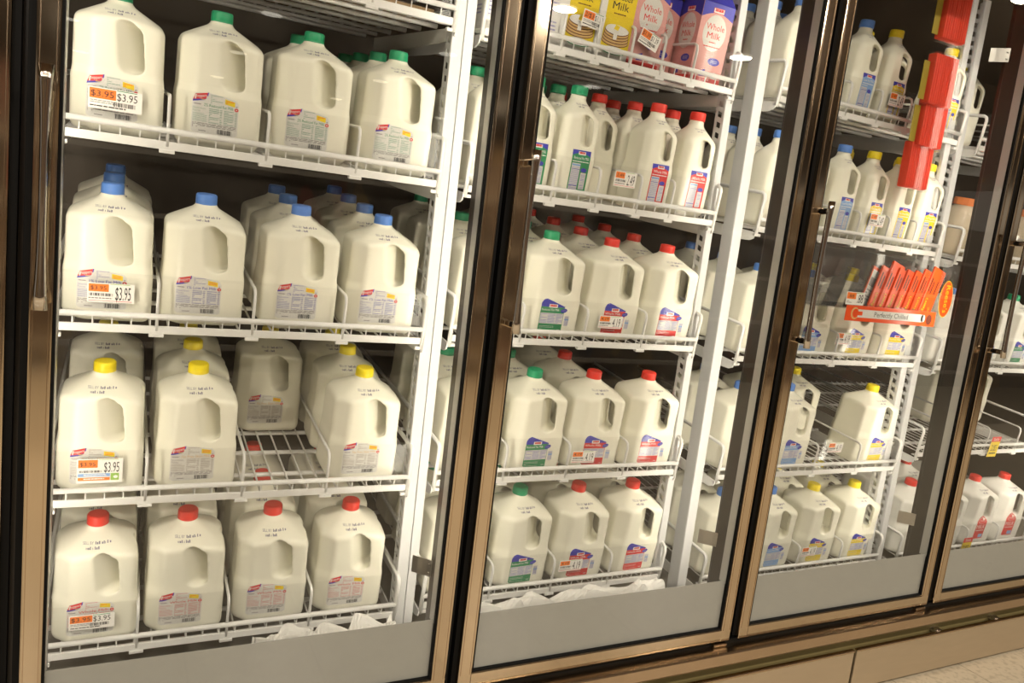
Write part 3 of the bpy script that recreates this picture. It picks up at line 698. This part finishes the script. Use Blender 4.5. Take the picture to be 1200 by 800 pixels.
# ------------------------------------------------------------------ cartons on the top shelf of section B
def make_carton(kind, lbl, sh_args):
    t = empty('milk_carton'); w_, H, G = .047, .185, .045
    side = {'butter': 'white', 'whole': 'p_pink', 'plain': 'white'}[kind]
    b = MB(); b.bevbox((-w_, -w_, 0), (w_, w_, H), side, .002); b.build('body', t)
    b = MB(); gm = {'butter': 'p_yellow', 'whole': 'p_blue', 'plain': 'white'}[kind]
    b.prism([(-w_, H), (w_, H), (.003, H+G), (-.003, H+G)], (-w_+.001, w_-.001), gm, 0); b.build('gable', t)
    b = MB(); b.box((-w_+.001, -.003, H+G-.001), (w_-.001, .003, H+G+.018), 'p_red' if kind == 'whole' else gm); b.build('top_seam', t)
    W = 47
    def art(side_):
        d = Decal(); r = random.Random(4)
        if kind == 'butter':
            d.rect(-30, 18, 46, 184, 'p_yellow', 1) if side_ == 0 else d.rect(-46, 18, 46, 184, 'white', 1)
            if side_ == 0:
                d.text('Gourmet', -10, 152, 24, 7, 'black', 2); d.text('Butter', -22, 131, 38, 16, 'black', 2); d.text('Milk', -16, 110, 28, 16, 'black', 2); d.lines(-10, 99, 24, 104, 1, 'brown', 2)
                for q in range(5): d.oval(6, 42+q*6, 37-q, 11, 'brown', 2+2*q); d.oval(6, 43+q*6, 36-q, 10.2, 'p_tan' if q < 4 else 'white', 3+2*q)
                d.oval(2, 70, 26, 8, 'white', 13); d.quad(((-4, 68), (8, 66), (12, 76), (0, 78)), 'p_yellow', 14); d.rect(-2, 46, 8, 66, 'white', 13)
                d.oval(6, 22, 34, 9, 'p_green', 14); d.oval(6, 23, 33, 8, 'white', 15); d.lines(-14, 20, 26, 26, 1, 'black', 16, .6)
            else:
                d.lines(-36, 40, 36, 170, 22, 'grey', 2, .3, rnd=r)
        elif kind == 'whole':
            d.rect(-46.5, 0.5, 46.5, 14, 'p_red', 1); d.rect(-46.5, 14, 46.5, 178, 'p_pink', 1)
            d.shape(-46.5, 46.5, lambda u: 150+14*math.sin(u*math.pi), lambda u: 184.5, 'p_blue', 2, 14, 2)
            d.oval(0, 118, 34, 42, 'label', 2, 24)
            d.rect(-16, 163, 16, 175, 'p_red', 4); d.rect(-15, 164, 15, 174, 'white', 5); d.lines(-12, 165, 12, 173, 1, 'p_red', 6, .8, rnd=r)
            d.text('Whole', -27, 125, 27, 14, 'p_red', 3); d.text('Milk', -20, 105, 20, 14, 'p_red', 3); d.lines(-10, 94, 10, 99, 1, 'p_red', 3); d.lines(-24, 84, 24, 89, 1, 'p_red', 3)
            d.oval(16, 54, 18, 9, 'p_blue', 3); d.lines(6, 50, 26, 58, 2, 'p_lav', 4, .5, rnd=r); d.quad(((-20, 16), (-2, 18), (-4, 34), (-16, 30)), 'p_blue', 3); d.quad(((16, 16), (32, 14), (26, 32), (25, 32)), 'white', 3)
            for q in range(16): z = 16+q*2.4; d.lines(-45, z, 45, z+2, 1, 't_red', 2, .35, gap=0, rnd=r)
        else:
            d.lines(-36, 30, 36, 140, 14, 'p_lav', 1, .4, rnd=r); d.text('MILK', -30, 150, 30, 16, 'p_blue', 1)
        return d
    for sd in (0, 1):
        rot = Matrix.Rotation(-math.pi/2*sd, 4, 'Z')
        art(sd).build('front_print' if sd == 0 else 'side_print', t, mtx=rot @ Matrix.Translation((0, -w_-.0002, 0)))
    tag(t, lbl, 'carton', 'milk cartons'); place(t, 'B', 0, *sh_args); return t
make_carton('plain', 'pale milk carton left of the yellow buttermilk cartons', (.140, .065))
make_carton('butter', 'yellow and white buttermilk carton with a price tag in front', (.232, .066))
make_carton('butter', 'yellow and white buttermilk carton beside the pink cartons, pancakes fully visible', (.328, .066))
make_carton('whole', 'pink whole milk carton just right of the yellow buttermilk cartons', (.420, .070, .0028, .04))
make_carton('whole', 'pink whole milk carton in the middle of the three pink ones', (.512, .150))
make_carton('whole', 'pink whole milk carton at the right end, nearest the upright', (.612, .066, .0028, -.05))
make_carton('plain', 'pale milk carton at the far left of the carton shelf', (.048, .065))

# cardboard sheet on top shelf A
t = MB(); t.bevbox((.30, .08, .004), (.68, .5, .022), 'card', .002); o = t.build('cardboard_flat'); o.matrix_world = shelf_matrix(SEC['A'][0], ZS['A'][0])
tag(o, 'brown cardboard flat on the top shelf above the green-capped jugs', 'cardboard')

# ------------------------------------------------------------------ price tags on the clear guards
def price_tag(sec, sh, x, zc, wmm, hmm, style, p1, p2, lbl, rot=0.):
    t = empty('price_tag')
    b = MB(); b.box((-wmm/2000, 0, -hmm/2000), (wmm/2000, .0006, hmm/2000), 'tag'); b.build('card', t)
    d = Decal(); r = random.Random(int(x*1000)); W, H = wmm/2, hmm/2
    if style == 'a':
        d.rect(-W+2, -H*.05, W*.02, H-2, 'p_orange', 1); d.text(p1, -W+4, H*.15, -W*.06, H*.55, 'black', 2)
        d.text(p2, W*.06, H*.0, W*.82, H*.7, 'black', 1); d.rect(W*.05, H-2.4, W*.8, H-1.2, 'p_green', 1)
        d.lines(-W+3, -H*.5, W*.1, -H*.15, 2, 'grey', 1, rnd=r); d.barcode(-W*.1, -H*.6, W*.75, -H*.2, 'black', 1); d.lines(-W+3, -H*.85, W*.4, -H*.62, 1, 'black', 1, rnd=r)
    elif style in ('b', 'c'):
        d.rect(-W+2, H*.1 if style == 'b' else H*.28, 0-W*.1, H-2, 'p_orange', 1); d.text(p1, -W+5, H*.3 if style == 'b' else H*.42, -W*.2, H*.4 if style == 'b' else H*.3, 'black', 2)
        zz = -H*.7 if style == 'b' else -H*.1
        d.text(p2, W*.18, zz, W*.85, H*1.35 if style == 'b' else H*.82, 'black', 1); d.rect(-W*.05, H-2, W*.8, H-1, 'p_lgreen', 1)
        d.barcode(-W+3, -H*.35 if style == 'b' else -H*.12, W*.08, -H*.05 if style == 'b' else H*.06, 'black', 1)
        if style == 'b': d.rect(-W+2, -H+2.5, W*.9, -H+3.4, 'p_red', 1); d.lines(-W+2, -H*.7, W*.05, -H*.45, 1, 'grey', 1, rnd=r)
        else:
            d.rect(-W+2, -H*.45, W*.45, -H*.2, 'p_lblue', 1); d.lines(-W*.7, -H*.42, W*.3, -H*.22, 2, 'white', 2, rnd=r); d.rect(-W+2, -H*.78, W*.45, -H*.52, 'p_orange', 1); d.lines(-W*.7, -H*.72, W*.2, -H*.55, 1, 'tag', 2, rnd=r)
            d.rect(W*.48, -H*.78, W*.85, -H*.2, 'p_lgreen', 1); d.oval(W*.7, -H*.5, W*.1, H*.12, 'white', 2)
    else:
        d.rect(-W, H*.5, W, H, 'p_red', 1); d.text('Sale', -W*.6, H*.6, W*.6, H*.3, 'white', 2); d.rect(-W, -H, W, H*.5, 'p_yellow', 1); d.text(p2, -W*.6, -H*.4, W*.6, H*.6, 'black', 2); d.lines(-W*.7, -H*.8, W*.7, -H*.5, 1, 'black', 2, rnd=r)
    d.build('price_print', t)
    y = .0062 if style != 's' else -.0065
    t.matrix_world = shelf_matrix(SEC[sec][0], ZS[sec][sh]) @ Matrix.Translation((x, y, zc)) @ Matrix.Rotation(rot, 4, 'Y')
    tag(t, lbl, 'price tag', 'shelf price tags'); return t
price_tag('A', 1, .086, .062, 84, 36, 'a', '$3.95', '$3.95', 'orange and white $3.95 tag among the green-capped jugs')
price_tag('A', 2, .092, .062, 76, 36, 'b', '$3.95', '$3.95', 'orange and white $3.95 tag among the blue-capped jugs')
price_tag('A', 3, .086, .060, 76, 50, 'c', '$3.95', '$3.95', 'tall $3.95 tag with blue and orange stripes, yellow-capped jugs')
price_tag('A', 4, .083, .064, 78, 32, 'a', '$3.95', '$3.95', 'orange and white $3.95 tag among the bottom red-capped jugs')
price_tag('B', 0, .262, .075, 58, 34, 'a', '2/$3', '$1.99', 'price tag in front of the yellow buttermilk carton', .1)
price_tag('B', 0, .420, .066, 58, 34, 'a', '$1.39', '$1.39', 'tilted $1.39 tag in front of the pink cartons', .28)
price_tag('B', 1, .405, .070, 62, 36, 'b', '2.49', '2.49', 'price tag among the slim half-gallon jugs, second door')
price_tag('B', 2, .420, .055, 68, 32, 'b', '4.19', '4.19', 'price tag on the middle gallon shelf, second door')
price_tag('B', 3, .395, .048, 68, 32, 'b', '4.19', '4.19', 'price tag on the second lowest shelf, second door')
price_tag('B', 4, .400, .060, 68, 32, 'b', '4.19', '4.19', 'price tag on the bottom shelf, second door')
price_tag('C', 0, .440, .070, 62, 36, 'b', '2.49', '2.49', 'price tag left of the red snack packs')
price_tag('C', 1, .450, .070, 62, 36, 'b', '2.49', '2.49', 'price tag just above the candy rack')
price_tag('C', 2, .400, .070, 62, 36, 'b', '4.19', '4.19', 'price tag just under the orange chilled sign')
price_tag('C', 3, .450, .075, 62, 32, 'b', '4.19', '4.19', 'price tag on second lowest shelf, third door')
price_tag('C', 4, .420, .062, 62, 32, 'b', '4.19', '4.19', 'price tag on bottom shelf, third door')
price_tag('D', 3, .40, .020, 52, 76, 's', '', '2/$5', 'yellow and red sale tag hanging on the empty right shelf')
price_tag('D', 4, .36, .020, 52, 76, 's', '', '2/$5', 'yellow and red sale tag below the bottom-right red-capped jugs')

# ------------------------------------------------------------------ candy rack and signs in front of section C
rack = empty('candy_rack', (1.80, .185, .835))
b = MB(); b.box((0, 0, 0), (.53, .003, .012), 'tray'); b.box((0, .05, 0), (.53, .053, .16), 'tray'); b.box((0, 0, -.003), (.53, .053, 0), 'tray'); b.build('tray_base', rack)
for i in range(7):
    x = .00+i*.085
    b = MB(); b.prism([(x, 0), (x+.0022, 0), (x+.046, .135), (x+.0438, .135)], (.0, .05), 'tray', 1); b.build('tray_divider', rack)
for i in range(2):
    x = .03+i*.085; b = MB(); b.prism([(x, .0), (x+.055, .0), (x+.099, .13), (x+.044, .13)], (.0, .0015), 'tray', 1); b.build('tray_front', rack)
b = MB(); b.box((-.03, .02, -.09), (.02, .022, .10), 'tray'); b.build('side_sheet', rack)
tag(rack, 'clear plastic rack of orange candy bars above the chilled sign', 'rack')
for i in range(8):
    t = empty('candy_bar'); hh = R.uniform(.128, .150)
    b = MB(); b.bevbox((0, 0, 0), (.056 if i else .07, .007, hh), 'candy', .002); b.build('wrapper', t)
    d = Decal()
    if i == 0:
        d.rect(7, 12, 34, hh*1000-10, 'label', 1); d.lines(9, 16, 32, 62, 5, 'grey', 2); d.rect(9, 70, 32, 96, 'grey', 2)
    else:
        d.text("Reese's", 21, 10, 62, 15, 'brown', 1, math.pi/2); d.text("Reese's", 20, 11, 61, 11, 'p_yellow', 2, math.pi/2); d.rect(6, 70, 12, 114, 'brown', 1); d.rect(17, 66, 23, 106, 'brown', 1)
        if i == 7: d.text("Reese's", 44, 10, 62, 15, 'brown', 1, math.pi/2); d.text("Reese's", 43, 11, 61, 11, 'p_yellow', 2, math.pi/2); d.rect(34, 70, 40, 112, 'brown', 1)
    d.build('wrapper_print', t)
    t.matrix_world = Matrix.Translation((2.035+i*.0305, .232-i*.0052+(.004 if i == 0 else 0), .838)) @ Matrix.Rotation(.30, 4, 'Y')
    tag(t, ['orange candy bar showing its pale back panel, leftmost in the rack'][0] if i == 0 else f'orange candy bar, {ORD[i-1]} after the pale-backed one in the rack', 'candy bar', 'candy bars in the rack')
t = empty('chilled_sign', (1.925, .180, .799))
b = MB(); b.bevbox((0, 0, 0), (.388, .003, .044), 'candy', .0012); b.build('board', t)
d = Decal(); d.oval(36, 22, 16, 17, 'p_tan', 1); d.oval(38, 22, 12, 13, 'candy', 2); d.rect(48, 11, 330, 34, 'label', 3); d.oval(330, 22.5, 10, 11.5, 'label', 3); d.rect(36, 17, 66, 28, 'candy', 4)
d.text('Perfectly Chilled', 116, 16, 262, 14, 'black', 4); d.oval(358, 20, 13, 16, 'brown', 3)
d.build('sign_print', t); tag(t, 'orange sign reading Perfectly Chilled under the candy rack', 'sign')
t = empty('oval_sign', (2.345, .190, .885))
b = MB(); b.box((-.024, .002, -.09), (.055, .0035, .105), 'tray'); b.build('clear_plate', t)
d = Decal(); d.oval(13, 0, 30, 56, 'p_yellow', 1, 28); d.oval(13, 0, 28.5, 54, 'candy', 2, 28); d.text("Reese's", 5, 43, 91, 24, 'brown', 3, -math.pi/2); d.text("Reese's", 7, 42, 91, 20, 'p_yellow', 4, -math.pi/2); d.text('PEANUT BUTTER', -5, 30, 55, 6, 'brown', 3, -math.pi/2)
d.build('sign_print', t); tag(t, 'orange oval candy sign on a clear plate', 'sign')
t = empty('price_tag', (1.950, .1785, .862)); b = MB(); b.box((-.036, 0, -.018), (.036, .0006, .018), 'tag'); b.build('card', t)
d = Decal(); d.rect(-34, -2, 2, 16, 'p_orange', 1); d.text('.88', -28, 2, -6, 9, 'black', 2); d.text('.88', 8, -12, 32, 24, 'black', 1); d.rect(2, 14.5, 30, 16, 'p_lgreen', 1); d.lines(-32, -14, 4, -5, 2, 'grey', 1); d.build('price_print', t)
tag(t, 'orange and white tag at left end of the chilled sign', 'price tag', 'shelf price tags')

# ------------------------------------------------------------------ strip of red snack packs
sx, sy = 2.158, .200
for i, (zb, h, dx) in enumerate(((1.586, .170, -.030), (1.418, .134, -.020), (1.306, .130, -.008), (1.190, .128, -.018))):
    t = empty('snack_pack', (sx+dx, sy-.013*(3-i), zb))
    n = 11; w_ = .098
    b = MB(); b.bevbox((-w_/2, .002, .0), (w_/2, .026, h), 'snack', .004)
    for q in range(n):
        x = -w_/2+w_*(q+.5)/n; b.tube([(x, .003, .002), (x+R.uniform(-.001, .001), .002, h/2), (x, .003, h-.002)], w_/n*.52, 'snack', 6)
    b.build('contents', t)
    b = MB(); b.bevbox((-w_/2-.003, -.004, -.006), (w_/2+.003, .0275, h+.003), 'film', .004)
    b.add([(-w_/2, .012, h+.003), (w_/2, .012, h+.003), (w_/2-.012, .012, h+.03), (-w_/2+.004, .012, h+.034)], [(0, 1, 2, 3)], 'film'); b.build('wrap', t)
    if i < 3:
        b = MB(); b.bevbox((-w_/2-.028, .012, .008), (-w_/2-.004, .014, h*.82), 'olive', .0006); b.build('backing_card', t)
    tag(t, ['topmost red ribbed snack pack cut by the photo edge', 'second red ribbed snack pack from the top', 'third red ribbed snack pack from the top', 'lowest red ribbed snack pack, above the candy rack'][i], 'snack pack', 'hanging red snack packs')

# ------------------------------------------------------------------ crumpled paper under the bottom shelves
def crumple(x0, x1, y0, y1, z, amp, label, seed):
    r = random.Random(seed); n, k = 46, 10; vs = []; fs = []
    ph = [(r.uniform(10, 60), r.uniform(10, 60), r.uniform(0, 6), r.uniform(.3, 1)) for _ in range(9)]
    for j in range(k+1):
        for i in range(n+1):
            u, v = i/n, j/k; x = x0+(x1-x0)*u; y = y0+(y1-y0)*v+.012*math.sin(u*23+seed)
            h = sum(a*abs(math.sin(x*fx+y*fy*1.3+p)) for fx, fy, p, a in ph)/3.2
            e = min(1, 5*min(v, 1-v)+.15)
            vs.append((x, y, z+.0005+amp*h*e+r.uniform(0, .002)))
    for j in range(k):
        for i in range(n): fs.append((j*(n+1)+i, j*(n+1)+i+1, (j+1)*(n+1)+i+1, (j+1)*(n+1)+i))
    b = MB(); b.add(vs, fs, 'paper'); o = b.build('crumpled_paper'); tag(o, label, 'paper', 'crumpled paper'); return o

crumple(.40, .70, .175, .235, .008, .030, 'white crumpled paper under the red-capped jugs, leftmost door', 3)
crumple(.80, 1.45, .185, .245, .012, .032, 'white crumpled paper under the bottom shelf of the second door', 5)
mb = MB(); mb.bevbox((-.05, .13, -.07), (.745, .262, .006), 'panel', .003); mb.bevbox((.76, .13, -.07), (1.50, .262, .010), 'panel', .003); mb.bevbox((1.6, .13, -.07), (2.37, .25, -.02), 'panel', .003); struct('trim_inner_ledge', mb)
